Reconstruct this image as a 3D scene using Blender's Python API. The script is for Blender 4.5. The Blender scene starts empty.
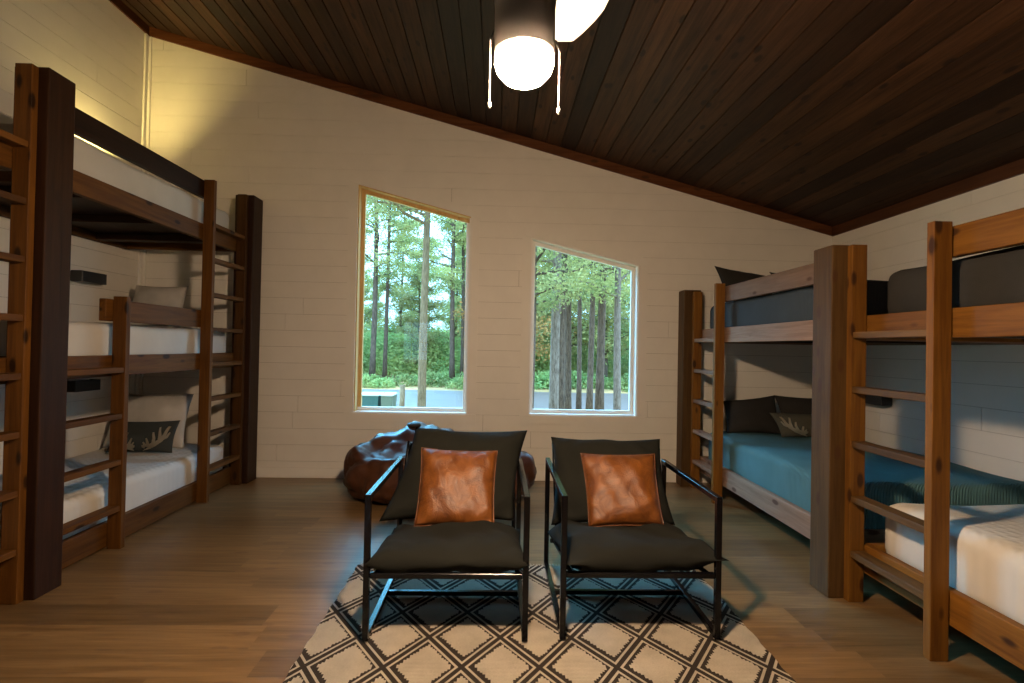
import bpy, bmesh, math, random
from mathutils import Vector, Matrix
random.seed(7)
S = bpy.context.scene
C = bpy.context.collection

# ------------------------------------------------------------------ camera
YAW, PITCH, ROLL, F = 0.02824, 0.01111, 0.01935, 520.0
_f = Vector((math.sin(YAW)*math.cos(PITCH), math.cos(YAW)*math.cos(PITCH), math.sin(PITCH)))
_r = Vector((math.cos(YAW), -math.sin(YAW), 0)); _u = _r.cross(_f)
_r2 = math.cos(ROLL)*_r + math.sin(ROLL)*_u; _u2 = -math.sin(ROLL)*_r + math.cos(ROLL)*_u
cam = bpy.data.objects.new('camera', bpy.data.cameras.new('camera')); C.objects.link(cam)
cam.matrix_world = Matrix(((_r2.x, _u2.x, -_f.x, 0), (_r2.y, _u2.y, -_f.y, 0), (_r2.z, _u2.z, -_f.z, 1.25), (0, 0, 0, 1)))
cam.data.sensor_width = 36; cam.data.lens = F/1024*36; cam.data.clip_start = .02; cam.data.clip_end = 300
S.camera = cam

# ------------------------------------------------------------------ world, exposure
W = bpy.data.worlds.new('overcast_sky'); S.world = W; W.use_nodes = True
nt = W.node_tree; bg = nt.nodes['Background']
tc = nt.nodes.new('ShaderNodeTexCoord'); sep = nt.nodes.new('ShaderNodeSeparateXYZ'); rmp = nt.nodes.new('ShaderNodeValToRGB')
nt.links.new(tc.outputs['Generated'], sep.inputs[0]); nt.links.new(sep.outputs['Z'], rmp.inputs[0]); nt.links.new(rmp.outputs[0], bg.inputs[0])
cr_ = rmp.color_ramp      # overcast sky: several times brighter overhead than at the horizon
cr_.elements[0].position = 0.0; cr_.elements[0].color = (.080, .145, .20, 1)
cr_.elements[1].position = .85; cr_.elements[1].color = (.30, .60, 1, 1)
el_ = cr_.elements.new(.30); el_.color = (.14, .27, .42, 1)
bg.inputs[1].default_value = 17.0
sun = bpy.data.objects.new('bright_hazy_sky_side', bpy.data.lights.new('bright_hazy_sky_side', 'SUN')); C.objects.link(sun)
sun.data.energy = 14.0; sun.data.angle = math.radians(45); sun.data.color = (.10, .55, .95)
sun.rotation_euler = Vector((.40, -.80, -.52)).to_track_quat('-Z', 'Y').to_euler()
S.view_settings.view_transform = 'Standard'; S.view_settings.look = 'None'
S.view_settings.exposure = 0.0; S.view_settings.gamma = 1; S.view_settings.use_curve_mapping = False
LAMP = (0.055, 1.33, 2.0)
LAMP_L = 1350.0

# ------------------------------------------------------------------ helpers
def link(name, bm, mats, parent=None, smooth=False):
    me = bpy.data.meshes.new(name); bm.normal_update(); bm.to_mesh(me); bm.free()
    for m in (mats if isinstance(mats, (list, tuple)) else [mats]): me.materials.append(m)
    if smooth:
        for p in me.polygons: p.use_smooth = True
    o = bpy.data.objects.new(name, me); C.objects.link(o)
    if parent is not None:
        o.parent = parent; o.location = -parent.location if parent.parent is None else Vector((0, 0, 0))
    return o
def tag(o, label=None, cat=None, group=None, kind=None):
    if label: o['label'] = label
    if cat: o['category'] = cat
    if group: o['group'] = group
    if kind: o['kind'] = kind
    return o
def thing(name, loc, label, cat, group=None):
    e = bpy.data.objects.new(name, None); C.objects.link(e); e.location = loc; e.empty_display_size = .1
    return tag(e, label, cat, group)
def box(bm, x0, x1, y0, y1, z0, z1, bev=0.0, seg=1, mi=0):
    vs = [bm.verts.new((x, y, z)) for x in (x0, x1) for y in (y0, y1) for z in (z0, z1)]
    idx = [(0,1,3,2),(4,6,7,5),(0,4,5,1),(2,3,7,6),(0,2,6,4),(1,5,7,3)]
    fs = [bm.faces.new([vs[i] for i in f]) for f in idx]
    for f in fs: f.material_index = mi
    if bev > 0:
        es = list({e for f in fs for e in f.edges})
        bmesh.ops.bevel(bm, geom=es, offset=bev, segments=seg, affect='EDGES', profile=.5)
def B(name, x0, x1, y0, y1, z0, z1, m, parent=None, bev=.004, seg=2):
    bm = bmesh.new(); box(bm, x0, x1, y0, y1, z0, z1, bev, seg); return link(name, bm, m, parent)
def prism(bm, pts, axis, a, b, mi=0):
    """convex polygon in the plane across axis, extruded from a to b"""
    def P(p, t):
        return (t, p[0], p[1]) if axis == 0 else (p[0], t, p[1]) if axis == 1 else (p[0], p[1], t)
    v0 = [bm.verts.new(P(p, a)) for p in pts]; v1 = [bm.verts.new(P(p, b)) for p in pts]
    fs = [bm.faces.new(v0), bm.faces.new(v1[::-1])]
    n = len(pts)
    for i in range(n): fs.append(bm.faces.new((v0[i], v1[i], v1[(i+1) % n], v0[(i+1) % n])))
    for f in fs: f.material_index = mi
    bmesh.ops.recalc_face_normals(bm, faces=fs)
def clip(pts, a, b, c):
    """keep a*x+b*y<=c"""
    out = []
    for i in range(len(pts)):
        p, q = pts[i], pts[(i+1) % len(pts)]
        dp, dq = a*p[0]+b*p[1]-c, a*q[0]+b*q[1]-c
        if dp <= 1e-9: out.append(p)
        if (dp < -1e-9 and dq > 1e-9) or (dp > 1e-9 and dq < -1e-9):
            t = dp/(dp-dq); out.append((p[0]+t*(q[0]-p[0]), p[1]+t*(q[1]-p[1])))
    return out
def tube(bm, pts, r, n=8, mi=0, square=False, cap=True, up=None):
    """swept tube; r number or per-point list"""
    pts = [Vector(p) for p in pts]; R = r if isinstance(r, (list, tuple)) else [r]*len(pts)
    if square: n = 4
    rings = []; prev = None
    for i, p in enumerate(pts):
        d = (pts[min(i+1, len(pts)-1)] - pts[max(i-1, 0)]).normalized()
        if prev is None:
            ref = Vector(up) if up else (Vector((0, 0, 1)) if abs(d.z) < .9 else Vector((0, 1, 0)))
            x = d.cross(ref).normalized()
        else:
            x = (prev - d*prev.dot(d)).normalized()
        prev = x; y = d.cross(x)
        k = math.sqrt(2) if square else 1
        off = math.pi/4 if square else 0
        rings.append([bm.verts.new(p + (x*math.cos(off+2*math.pi*j/n)+y*math.sin(off+2*math.pi*j/n))*R[i]*k) for j in range(n)])
    fs = []
    for a, b in zip(rings, rings[1:]):
        for j in range(n): fs.append(bm.faces.new((a[j], a[(j+1) % n], b[(j+1) % n], b[j])))
    if cap: fs += [bm.faces.new(rings[0][::-1]), bm.faces.new(rings[-1])]
    for f in fs: f.material_index = mi
def lathe(bm, prof, c, n=40, mi=0):
    c = Vector(c); rings = []
    for r, z in prof:
        if r < 1e-5: rings.append([bm.verts.new(c+Vector((0, 0, z)))])
        else: rings.append([bm.verts.new(c+Vector((r*math.cos(2*math.pi*j/n), r*math.sin(2*math.pi*j/n), z))) for j in range(n)])
    for a, b in zip(rings, rings[1:]):
        for j in range(n):
            k = (j+1) % n
            if len(a) == 1 and len(b) == 1: continue
            f = (bm.faces.new((a[0], b[k], b[j])) if len(a) == 1 else bm.faces.new((a[j], a[k], b[0])) if len(b) == 1 else bm.faces.new((a[j], a[k], b[k], b[j])))
            f.material_index = mi
def copy_tree(o, parent=None):
    c = o.copy(); C.objects.link(c)
    if parent is not None: c.parent = parent
    for ch in list(o.children): copy_tree(ch, c)
    return c
def wob(*a): return math.sin(a[0]*12.9898+a[1]*78.233+(a[2] if len(a) > 2 else 0)*37.7)

# ------------------------------------------------------------------ materials
def newmat(name, color=(.8,.8,.8), rough=.5, metal=0.0, spec=.5):
    m = bpy.data.materials.new(name); m.use_nodes = True
    b = m.node_tree.nodes['Principled BSDF']
    b.inputs['Base Color'].default_value = (*color, 1); b.inputs['Roughness'].default_value = rough
    b.inputs['Metallic'].default_value = metal; b.inputs['Specular IOR Level'].default_value = spec
    return m
class N:
    def __init__(s, m): s.m = m; s.t = m.node_tree; s.b = s.t.nodes['Principled BSDF']
    def n(s, typ, **kw):
        x = s.t.nodes.new('ShaderNode'+typ)
        for k, v in kw.items(): setattr(x, k, v)
        return x
    def l(s, a, b): s.t.links.new(a, b)
    def val(s, node, i, v):
        if isinstance(v, bpy.types.NodeSocket): s.l(v, node.inputs[i])
        else: node.inputs[i].default_value = v
    def math(s, op, a, b=None, c=None):
        x = s.n('Math', operation=op); s.val(x, 0, a)
        if b is not None: s.val(x, 1, b)
        if c is not None: s.val(x, 2, c)
        return x.outputs[0]
    def mix(s, f, a, b, mode='MIX'):
        x = s.n('Mix', data_type='RGBA', blend_type=mode)
        s.val(x, 0, f)
        for i, v in ((6, a), (7, b)):
            if isinstance(v, tuple): x.inputs[i].default_value = (*v, 1)
            else: s.l(v, x.inputs[i])
        return x.outputs[2]
    def ramp(s, fac, stops, interp='LINEAR'):
        r = s.n('ValToRGB'); s.l(fac, r.inputs[0]); cr = r.color_ramp; cr.interpolation = interp
        while len(cr.elements) < len(stops): cr.elements.new(.5)
        for e, (p, c) in zip(cr.elements, stops): e.position = p; e.color = (*c, 1) if len(c) == 3 else c
        return r.outputs[0]
    def coords(s, scale=(1,1,1), loc=None):
        t = s.n('TexCoord'); m = s.n('Mapping'); s.l(t.outputs['Object'], m.inputs[0]); m.inputs['Scale'].default_value = scale
        if loc is not None: s.l(loc, m.inputs['Location'])
        return m.outputs[0]
    def noise(s, vec, scale, detail=4, rough=.55, dist=0):
        x = s.n('TexNoise'); s.l(vec, x.inputs['Vector']); x.inputs['Scale'].default_value = scale
        x.inputs['Detail'].default_value = detail; x.inputs['Roughness'].default_value = rough; x.inputs['Distortion'].default_value = dist
        return x.outputs['Fac']
    def bump(s, h, strength=.3, dist=.01):
        x = s.n('Bump'); x.inputs['Strength'].default_value = strength; x.inputs['Distance'].default_value = dist
        s.l(h, x.inputs['Height']); s.l(x.outputs[0], s.b.inputs['Normal'])
def lumber(name, light, dark, axis, knot=(.06,.025,.01), rough=.55, plank=0.0, paxis=0, spread=.35, knots=1.0, split=0.0, spec=.22):
    """stained pine; grain along axis; optional planks of width plank counted along paxis, split into lengths"""
    m = newmat(name, light, rough, 0, spec); g = N(m)
    tc = g.n('TexCoord'); oi = g.n('ObjectInfo')
    sp = g.n('SeparateXYZ'); g.l(tc.outputs['Object'], sp.inputs[0])
    xyz = [sp.outputs[i] for i in range(3)]
    if plank:
        idx = g.math('FLOOR', g.math('DIVIDE', xyz[paxis], plank))
        w1 = g.n('TexWhiteNoise', noise_dimensions='1D'); g.l(idx, w1.inputs['W'])
        if split:
            al = g.math('FLOOR', g.math('ADD', g.math('DIVIDE', xyz[axis], split), g.math('MULTIPLY', w1.outputs[0], 7.3)))
            idx2 = g.math('ADD', g.math('MULTIPLY', idx, 17.13), al)
            w2 = g.n('TexWhiteNoise', noise_dimensions='1D'); g.l(idx2, w2.inputs['W']); rnd = w2.outputs[0]
        else: rnd = w1.outputs[0]
    else: rnd = oi.outputs['Random']
    off = g.math('MULTIPLY', rnd, 31.7)
    cmb = g.n('CombineXYZ')
    for i in range(3): g.l(g.math('ADD', xyz[i], off), cmb.inputs[i])
    mp = g.n('Mapping'); g.l(cmb.outputs[0], mp.inputs[0])
    sc = [9, 9, 9]; sc[axis] = .55; mp.inputs['Scale'].default_value = sc
    grain = g.noise(mp.outputs[0], 3.0, 6, .6, .6)
    mp2 = g.n('Mapping'); g.l(cmb.outputs[0], mp2.inputs[0])
    sc = [22, 22, 22]; sc[axis] = 1.1; mp2.inputs['Scale'].default_value = sc
    fine = g.noise(mp2.outputs[0], 4.0, 3, .7)
    mp3 = g.n('Mapping'); g.l(cmb.outputs[0], mp3.inputs[0])
    sc = [10, 10, 10]; sc[axis] = 4.2; mp3.inputs['Scale'].default_value = sc
    vo = g.n('TexVoronoi'); g.l(mp3.outputs[0], vo.inputs['Vector']); vo.inputs['Scale'].default_value = 1.0
    kn = g.ramp(vo.outputs['Distance'], [(0.0, (1,1,1)), (.12, (1,1,1)), (.20, (0,0,0)), (1, (0,0,0))])
    fac = g.math('ADD', g.math('MULTIPLY', grain, .8), g.math('MULTIPLY', fine, .35))
    col = g.ramp(fac, [(.38, dark), (.72, light)])
    bright = g.math('ADD', 1-spread*.5, g.math('MULTIPLY', g.math('SUBTRACT', rnd, .5), spread*1.6))
    hsv = g.n('HueSaturation'); g.l(col, hsv.inputs['Color']); g.l(bright, hsv.inputs['Value'])
    col = g.mix(g.math('MULTIPLY', kn, .95*knots), hsv.outputs[0], knot)
    g.l(col, g.b.inputs['Base Color'])
    g.bump(fac, .25, .004)
    return m
ORG_L, ORG_D = (.25,.108,.015), (.12,.042,.006)
stain = {a: lumber('orange_stained_pine_%s' % 'xyz'[a], ORG_L, ORG_D, a, knot=(.03,.010,.003)) for a in range(3)}
darkw = {a: lumber('dark_brown_pine_%s' % 'xyz'[a], (.040,.015,.005), (.014,.005,.002), a, knot=(.02,.008,.004)) for a in range(3)}  # darkest pine tone, on the left posts, left top guards and all decks
leftw = {a: lumber('dimmed_brown_stained_pine_%s' % 'xyz'[a], (.130,.052,.0075), (.058,.021,.003), a, knot=(.015,.006,.002)) for a in range(3)}  # brown stain with the dimness at the view's left edge mixed into it
pale = {a: lumber('pale_knotty_pine_%s' % 'xyz'[a], (.34,.21,.14), (.20,.11,.065), a, knot=(.08,.03,.015)) for a in range(3)}
midw = {a: lumber('reddish_pine_%s' % 'xyz'[a], (.16,.085,.026), (.080,.038,.011), a) for a in range(3)}
ceil_m = lumber('dark_stained_ceiling_planks', (.080,.035,.014), (.024,.010,.004), 1, knot=(.015,.007,.004), plank=.14, paxis=0, spread=.5, rough=.6)
trim_m = lumber('brown_stained_trim', (.12,.042,.014), (.06,.019,.006), 0, rough=.5)
# vinyl plank floor: planks run along x
floor_m = lumber('oak_vinyl_plank', (.245,.148,.062), (.12,.067,.025), 0, knot=(.10,.05,.03), plank=.18, paxis=1, spread=.28, rough=.34, knots=.45, split=1.22, spec=.5)
def paint(name, col):
    m = newmat(name, col, .5); g = N(m)
    n = g.noise(g.coords((1,1,1)), 6, 5)
    g.l(g.ramp(n, [(.3, tuple(c*.95 for c in col)), (.7, col)]), g.b.inputs['Base Color'])
    g.bump(g.noise(g.coords((6,6,60)), 5, 3), .08, .003)
    return m
wall_m = paint('cream_painted_shiplap', (.76,.725,.65))
white_m = paint('white_painted_wood', (.80,.77,.70))
jamb_m = lumber('raw_pine_jamb', (.70,.46,.20), (.56,.34,.12), 2, knot=(.4,.2,.08), spread=.05, knots=.3)
gap_m = newmat('gap_behind_boards', (.30,.26,.21), .9)
black_metal = newmat('black_powder_coated_steel', (.003,.003,.004), .2, 0.0, .3)
black_plastic = newmat('black_sconce_metal', (.012,.012,.012), .45)
def fabric(name, col, scale=400, rough=.95, strength=.25, spread=.15):
    m = newmat(name, col, rough, 0, .15); g = N(m)
    v = g.coords((1,1,1))
    n = g.noise(v, 5, 3); n2 = g.noise(v, scale, 2)
    g.l(g.ramp(n, [(.3, tuple(c*(1-spread) for c in col)), (.7, tuple(min(1, c*(1+spread)) for c in col))]), g.b.inputs['Base Color'])
    mixh = g.math('ADD', g.math('MULTIPLY', n, 2.0), n2); g.bump(mixh, strength, .006)
    return m
olive = fabric('charcoal_olive_canvas', (.0130,.0135,.0108), 220)
dark_pil = fabric('charcoal_linen', (.030,.028,.025), 300)
dark_mat = fabric('dark_grey_sheet', (.028,.027,.025), 300)
white_pil = fabric('white_linen', (.50,.47,.42), 300)
cream = fabric('antler_cream_thread', (.72,.66,.52), 500)
def quilt(name, col, vec_scale, rot, strength=.6, spread=.06, wave=14, two=False):
    m = newmat(name, col, .9, 0, .15); g = N(m)
    t = g.n('TexCoord'); mp = g.n('Mapping'); g.l(t.outputs['Object'], mp.inputs[0]); mp.inputs['Rotation'].default_value = rot; mp.inputs['Scale'].default_value = vec_scale
    w = g.n('TexWave'); g.l(mp.outputs[0], w.inputs['Vector']); w.inputs['Scale'].default_value = wave; w.inputs['Distortion'].default_value = .6; w.inputs['Detail'].default_value = 1
    h = w.outputs['Fac']
    if two:
        mp2 = g.n('Mapping'); g.l(t.outputs['Object'], mp2.inputs[0]); mp2.inputs['Rotation'].default_value = (rot[0], rot[1], rot[2]+1.57)
        w2 = g.n('TexWave'); g.l(mp2.outputs[0], w2.inputs['Vector']); w2.inputs['Scale'].default_value = wave; w2.inputs['Distortion'].default_value = .6
        h = g.math('MULTIPLY', h, w2.outputs['Fac'])
    n = g.noise(g.coords(), 4, 4)
    g.l(g.ramp(n, [(.3, tuple(c*(1-spread) for c in col)), (.7, tuple(min(1, c*(1+spread)) for c in col))]), g.b.inputs['Base Color'])
    g.bump(g.math('ADD', g.math('MULTIPLY', h, 1.0), g.math('MULTIPLY', n, .6)), strength, .012)
    return m
teal_q = quilt('blue_grey_channel_quilt', (.10,.205,.215), (1,1,1), (0,0,.9), .6, .08, 30)
slate_q = quilt('slate_quilt', (.060,.075,.090), (1,1,1), (0,0,.9), .4, .08, 30)
white_q = quilt('white_quilted_cotton', (.56,.53,.47), (1,1,1), (0,0,1.57), .35, .05, 6, True)
white_s = fabric('white_cotton_sheet', (.52,.495,.45), 200, .9, .2, .05)
def leather(name, col, col2, rough, bscale=9, bstr=.3):
    m = newmat(name, col, rough, 0, .55); g = N(m); v = g.coords()
    n = g.noise(v, bscale, 5, .65, .8)
    g.l(g.ramp(n, [(.3, col2), (.65, col)]), g.b.inputs['Base Color'])
    cr = g.n('TexVoronoi', feature='DISTANCE_TO_EDGE'); g.l(v, cr.inputs['Vector']); cr.inputs['Scale'].default_value = 180
    g.bump(g.math('ADD', g.math('MULTIPLY', n, 1.5), g.math('MULTIPLY', cr.outputs['Distance'], .3)), bstr, .008)
    return m
cognac = leather('cognac_leather', (.21,.070,.012), (.080,.022,.004), .40, 12, .6)
brown_lea = leather('brown_bean_bag_leather', (.085,.032,.014), (.036,.013,.006), .40, 6, .35)
brown_lea.node_tree.nodes['Principled BSDF'].inputs['Specular IOR Level'].default_value = .35

# ------------------------------------------------------------------ room dimensions
XL, XR, YB, YF = -3.302, 3.207, 4.904, -3.6
ZL, ZR = 4.081, 2.375          # lower edge of the ceiling trim in the two back corners
TR = .085                      # height of that trim
SL = (ZR-ZL)/(XR-XL)
def ztop(x): return ZL + TR + SL*(x-XL)
PH = .152                      # shiplap pitch
w1 = dict(x0=-1.329, x1=-.271, z0=.612, t0=2.749, t1=2.473)
w2 = dict(x0=.304, x1=1.331, z0=.614, t0=2.292, t1=2.052)

def planked(name, axis, at, outward, regions, depth=.012, back=.12, wm=None):
    """shiplap over a backing: regions are convex polygons (along, z) on the plane 'at'; outward is +-1 away from the room"""
    bm = bmesh.new()
    for poly in regions:
        prism(bm, poly, axis, at+outward*depth*.5, at+outward*back, 1)
        z = min(p[1] for p in poly); z1 = max(p[1] for p in poly)
        k = math.floor(z/PH)
        while k*PH < z1:
            q = clip(clip(poly, 0, -1, -(k*PH+.0012)), 0, 1, (k+1)*PH-.0012)
            rr = random.Random(k*13+int(abs(at)*10)); cuts = sorted(rr.uniform(-3.5, 5) for _ in range(2))
            segs = [-99] + cuts + [99]
            for a, b in zip(segs, segs[1:]):
                s = clip(clip(q, -1, 0, -(a+.0015)), 1, 0, b-.0015) if len(q) > 2 else []
                if len(s) > 2 and max(p[0] for p in s)-min(p[0] for p in s) > .01 and max(p[1] for p in s)-min(p[1] for p in s) > .002:
                    prism(bm, s, axis, at, at+outward*depth)
            k += 1
    return tag(link(name, bm, [wm or wall_m, gap_m]), kind='structure')

# back wall, split around the two windows
EXT = .12
def zt(x): return ztop(x)
def wtop(w, x): return w['t0'] + (w['t1']-w['t0'])*(x-w['x0'])/(w['x1']-w['x0'])
regs = [[(XL-EXT, 0), (w1['x0'], 0), (w1['x0'], zt(w1['x0'])), (XL-EXT, zt(XL-EXT))],
        [(w1['x0'], 0), (w1['x1'], 0), (w1['x1'], w1['z0']), (w1['x0'], w1['z0'])],
        [(w1['x0'], w1['t0']), (w1['x1'], w1['t1']), (w1['x1'], zt(w1['x1'])), (w1['x0'], zt(w1['x0']))],
        [(w1['x1'], 0), (w2['x0'], 0), (w2['x0'], zt(w2['x0'])), (w1['x1'], zt(w1['x1']))],
        [(w2['x0'], 0), (w2['x1'], 0), (w2['x1'], w2['z0']), (w2['x0'], w2['z0'])],
        [(w2['x0'], w2['t0']), (w2['x1'], w2['t1']), (w2['x1'], zt(w2['x1'])), (w2['x0'], zt(w2['x0']))],
        [(w2['x1'], 0), (XR+EXT, 0), (XR+EXT, zt(XR+EXT)), (w2['x1'], zt(w2['x1']))]]
planked('wall_back', 1, YB, 1, regs)
planked('wall_left', 0, XL, -1, [[(YF, 0), (YB, 0), (YB, zt(XL)), (YF, zt(XL))]])
planked('wall_right', 0, XR, 1, [[(YF, 0), (YB, 0), (YB, zt(XR)), (YF, zt(XR))]])
# wall behind the camera with a half-glazed door
DX0, DX1 = -2.60, -1.66
planked('wall_front', 1, YF, -1, [[(XL-EXT, 0), (DX0, 0), (DX0, zt(DX0)), (XL-EXT, zt(XL-EXT))],
                                  [(DX0, 2.05), (DX1, 2.05), (DX1, zt(DX1)), (DX0, zt(DX0))],
                                  [(DX1, 0), (XR+EXT, 0), (XR+EXT, zt(XR+EXT)), (DX1, zt(DX1))]], wm=stain[0])
bm = bmesh.new(); box(bm, XL-EXT, XR+EXT, YF-.12, YB+.12, -.12, 0); tag(link('floor', bm, floor_m), kind='structure')
# ceiling boards with V gaps
bm = bmesh.new()
x = XL-EXT
i0 = math.floor((XL-EXT)/.14)
prism(bm, [(XL-EXT, zt(XL-EXT)+.012), (XR+EXT, zt(XR+EXT)+.012), (XR+EXT, zt(XR+EXT)+.16), (XL-EXT, zt(XL-EXT)+.16)], 1, YF-.12, YB+.12, 1)
for k in range(i0, int((XR+EXT)/.14)+1):
    a, b = max(k*.14+.0018, XL-EXT), min((k+1)*.14-.0018, XR+EXT)
    if b-a < .01: continue
    prism(bm, [(a+.003, zt(a)), (b-.003, zt(b)), (b, zt(b)+.014), (a, zt(a)+.014)], 1, YF-.12, YB+.12)
dark_gap = newmat('ceiling_gap', (.012,.008,.005), .9)
tag(link('ceiling', bm, [ceil_m, dark_gap]), kind='structure')
# trims
bm = bmesh.new()
prism(bm, [(XL, zt(XL)-TR), (XR, zt(XR)-TR), (XR, zt(XR)-.001), (XL, zt(XL)-.001)], 1, YB-.02, YB-.0005); tag(link('trim_1', bm, trim_m), kind='structure')
tm_y = lumber('brown_stained_side_trim', (.12,.042,.014), (.06,.019,.006), 1, rough=.5)
bm = bmesh.new(); prism(bm, [(XL+.0005, zt(XL)-TR), (XL+.02, zt(XL)-TR-.004), (XL+.02, zt(XL+.02)-.001), (XL+.0005, zt(XL)-.001)], 1, YF, YB-.0205); tag(link('trim_2', bm, tm_y), kind='structure')
bm = bmesh.new(); prism(bm, [(XR-.02, zt(XR)-TR), (XR-.0005, zt(XR)-TR), (XR-.0005, zt(XR)-.001), (XR-.02, zt(XR-.02)-.001)], 1, YF, YB-.0205); tag(link('trim_3', bm, tm_y), kind='structure')
tag(B('trim_4', XL+.0005, XL+.04, YB-.018, YB-.0005, .095, zt(XL+.04)-TR-.003, white_m, bev=.002), kind='structure')
tag(B('trim_5', XL+.0005, XL+.018, YB-.055, YB-.019, .095, zt(XL)-TR-.006, white_m, bev=.002), kind='structure')
tag(B('baseboard_back', XL+.02, XR-.02, YB-.014, YB-.0005, .0005, .092, white_m, bev=.003), kind='structure')
tag(B('baseboard_left', XL+.0005, XL+.014, YF+.02, YB-.02, .0005, .092, white_m, bev=.003), kind='structure')
tag(B('baseboard_right', XR-.014, XR-.0005, YF+.02, YB-.02, .0005, .092, white_m, bev=.003), kind='structure')

# ------------------------------------------------------------------ windows
glass = bpy.data.materials.new('window_glass'); glass.use_nodes = True
gt = glass.node_tree; gt.nodes.clear()
go = gt.nodes.new('ShaderNodeOutputMaterial'); gm = gt.nodes.new('ShaderNodeMixShader'); ga = gt.nodes.new('ShaderNodeBsdfTransparent'); gg = gt.nodes.new('ShaderNodeBsdfGlossy'); gf = gt.nodes.new('ShaderNodeFresnel')
ga.inputs[0].default_value = (.93,.98,.97,1); gg.inputs['Roughness'].default_value = .0; gf.inputs[0].default_value = 1.5
gt.links.new(gf.outputs[0], gm.inputs[0]); gt.links.new(ga.outputs[0], gm.inputs[1]); gt.links.new(gg.outputs[0], gm.inputs[2]); gt.links.new(gm.outputs[0], go.inputs[0])
def window(n, w, casing_w, jm, y_glass):
    x0, x1, z0, t0, t1 = w['x0'], w['x1'], w['z0'], w['t0'], w['t1']
    sl = (t1-t0)/(x1-x0)
    tp = lambda x: t0+sl*(x-x0)
    root = tag(bpy.data.objects.new('window_%d' % n, None), kind='structure'); C.objects.link(root); root.location = ((x0+x1)/2, YB, z0)
    # casing on the wall face
    bm = bmesh.new(); c = casing_w; ya, yb = YB-.016, YB-.0005
    prism(bm, [(x0-c, z0-c), (x1+c, z0-c), (x1+c, z0), (x0-c, z0)], 1, ya, yb)
    prism(bm, [(x0-c, z0+.0015), (x0-.0005, z0+.0015), (x0-.0005, tp(x0)), (x0-c, tp(x0-c))], 1, ya, yb)
    prism(bm, [(x1+.0005, z0+.0015), (x1+c, z0+.0015), (x1+c, tp(x1+c)), (x1+.0005, tp(x1))], 1, ya, yb)
    prism(bm, [(x0-c, tp(x0-c)+.0015), (x1+c, tp(x1+c)+.0015), (x1+c, tp(x1+c)+c), (x0-c, tp(x0-c)+c)], 1, ya, yb)
    link('window_casing', bm, wall_m, root)
    # jamb lining
    j = .012; bm = bmesh.new(); ya, yb = YB-.004, YB+.125
    prism(bm, [(x0, z0), (x1, z0), (x1, z0+j), (x0, z0+j)], 1, ya, yb, 1)
    prism(bm, [(x0, z0+j), (x0+j, z0+j), (x0+j, tp(x0+j)-j), (x0, tp(x0)-j)], 1, ya, yb)
    prism(bm, [(x1-j, z0+j), (x1, z0+j), (x1, tp(x1)-j), (x1-j, tp(x1-j)-j)], 1, ya, yb, 1)
    prism(bm, [(x0, tp(x0)-j), (x1, tp(x1)-j), (x1, tp(x1)), (x0, tp(x0))], 1, ya, yb)
    link('window_jamb', bm, [jm, white_m], root)
    # sash frame
    s = .034; bm = bmesh.new(); ya, yb = y_glass-.018, y_glass+.02
    X0, X1, Z0 = x0+j, x1-j, z0+j
    T = lambda x: tp(x)-j
    prism(bm, [(X0, Z0), (X1, Z0), (X1, Z0+s), (X0, Z0+s)], 1, ya, yb, 1)
    prism(bm, [(X0, Z0+s), (X0+s, Z0+s), (X0+s, T(X0+s)-s), (X0, T(X0)-s)], 1, ya, yb)
    prism(bm, [(X1-s, Z0+s), (X1, Z0+s), (X1, T(X1)-s), (X1-s, T(X1-s)-s)], 1, ya, yb, 1)
    prism(bm, [(X0, T(X0)-s), (X1, T(X1)-s), (X1, T(X1)), (X0, T(X0))], 1, ya, yb)
    link('window_frame', bm, [jm, white_m], root)
    bm = bmesh.new(); vs = [bm.verts.new(p) for p in ((X0+s-.004, y_glass, Z0+s-.004), (X1-s+.004, y_glass, Z0+s-.004), (X1-s+.004, y_glass, T(X1-s)-s+.004), (X0+s-.004, y_glass, T(X0+s)-s+.004))]
    bm.faces.new(vs); link('window_pane', bm, glass, root)
window(1, w1, .082, jamb_m, YB+.10)
window(2, w2, .082, white_m, YB+.10)

# door behind the camera
door = tag(bpy.data.objects.new('door_1', None), kind='structure'); C.objects.link(door); door.location = (DX0, YF, 0)
bm = bmesh.new(); gx0, gx1, gz0, gz1 = DX0+.16, DX1-.16, .82, 1.86
for a in ((DX0+.03, gx0, .01, 2.02), (gx1, DX1-.03, .01, 2.02), (gx0, gx1, .01, gz0), (gx0, gx1, gz1, 2.02)): box(bm, a[0], a[1], YF-.06, YF-.02, a[2], a[3])
link('door_panel', bm, white_m, door)
bm = bmesh.new()
for k in (1, 2): box(bm, gx0+k*(gx1-gx0)/3-.008, gx0+k*(gx1-gx0)/3+.008, YF-.05, YF-.03, gz0, gz1)
for k in (1, 2, 3): box(bm, gx0, gx1, YF-.049, YF-.031, gz0+k*(gz1-gz0)/4-.008, gz0+k*(gz1-gz0)/4+.008)
link('muntin', bm, white_m, door)
bm = bmesh.new(); box(bm, DX0-.06, DX0+.0, YF+.0005, YF+.016, .001, 2.12); box(bm, DX1, DX1+.06, YF+.0005, YF+.016, .001, 2.12); box(bm, DX0, DX1, YF+.0005, YF+.016, 2.05, 2.12)
box(bm, DX0+.0005, DX0+.03, YF-.11, YF, .001, 2.049); box(bm, DX1-.03, DX1-.0005, YF-.11, YF, .001, 2.049); box(bm, DX0+.03, DX1-.03, YF-.11, YF, 2.022, 2.049)
link('door_frame', bm, white_m, door)
bm = bmesh.new(); vs = [bm.verts.new(p) for p in ((gx0, YF-.04, gz0), (gx1, YF-.04, gz0), (gx1, YF-.04, gz1), (gx0, YF-.04, gz1))]; bm.faces.new(vs); link('door_pane', bm, glass, door)
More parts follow.
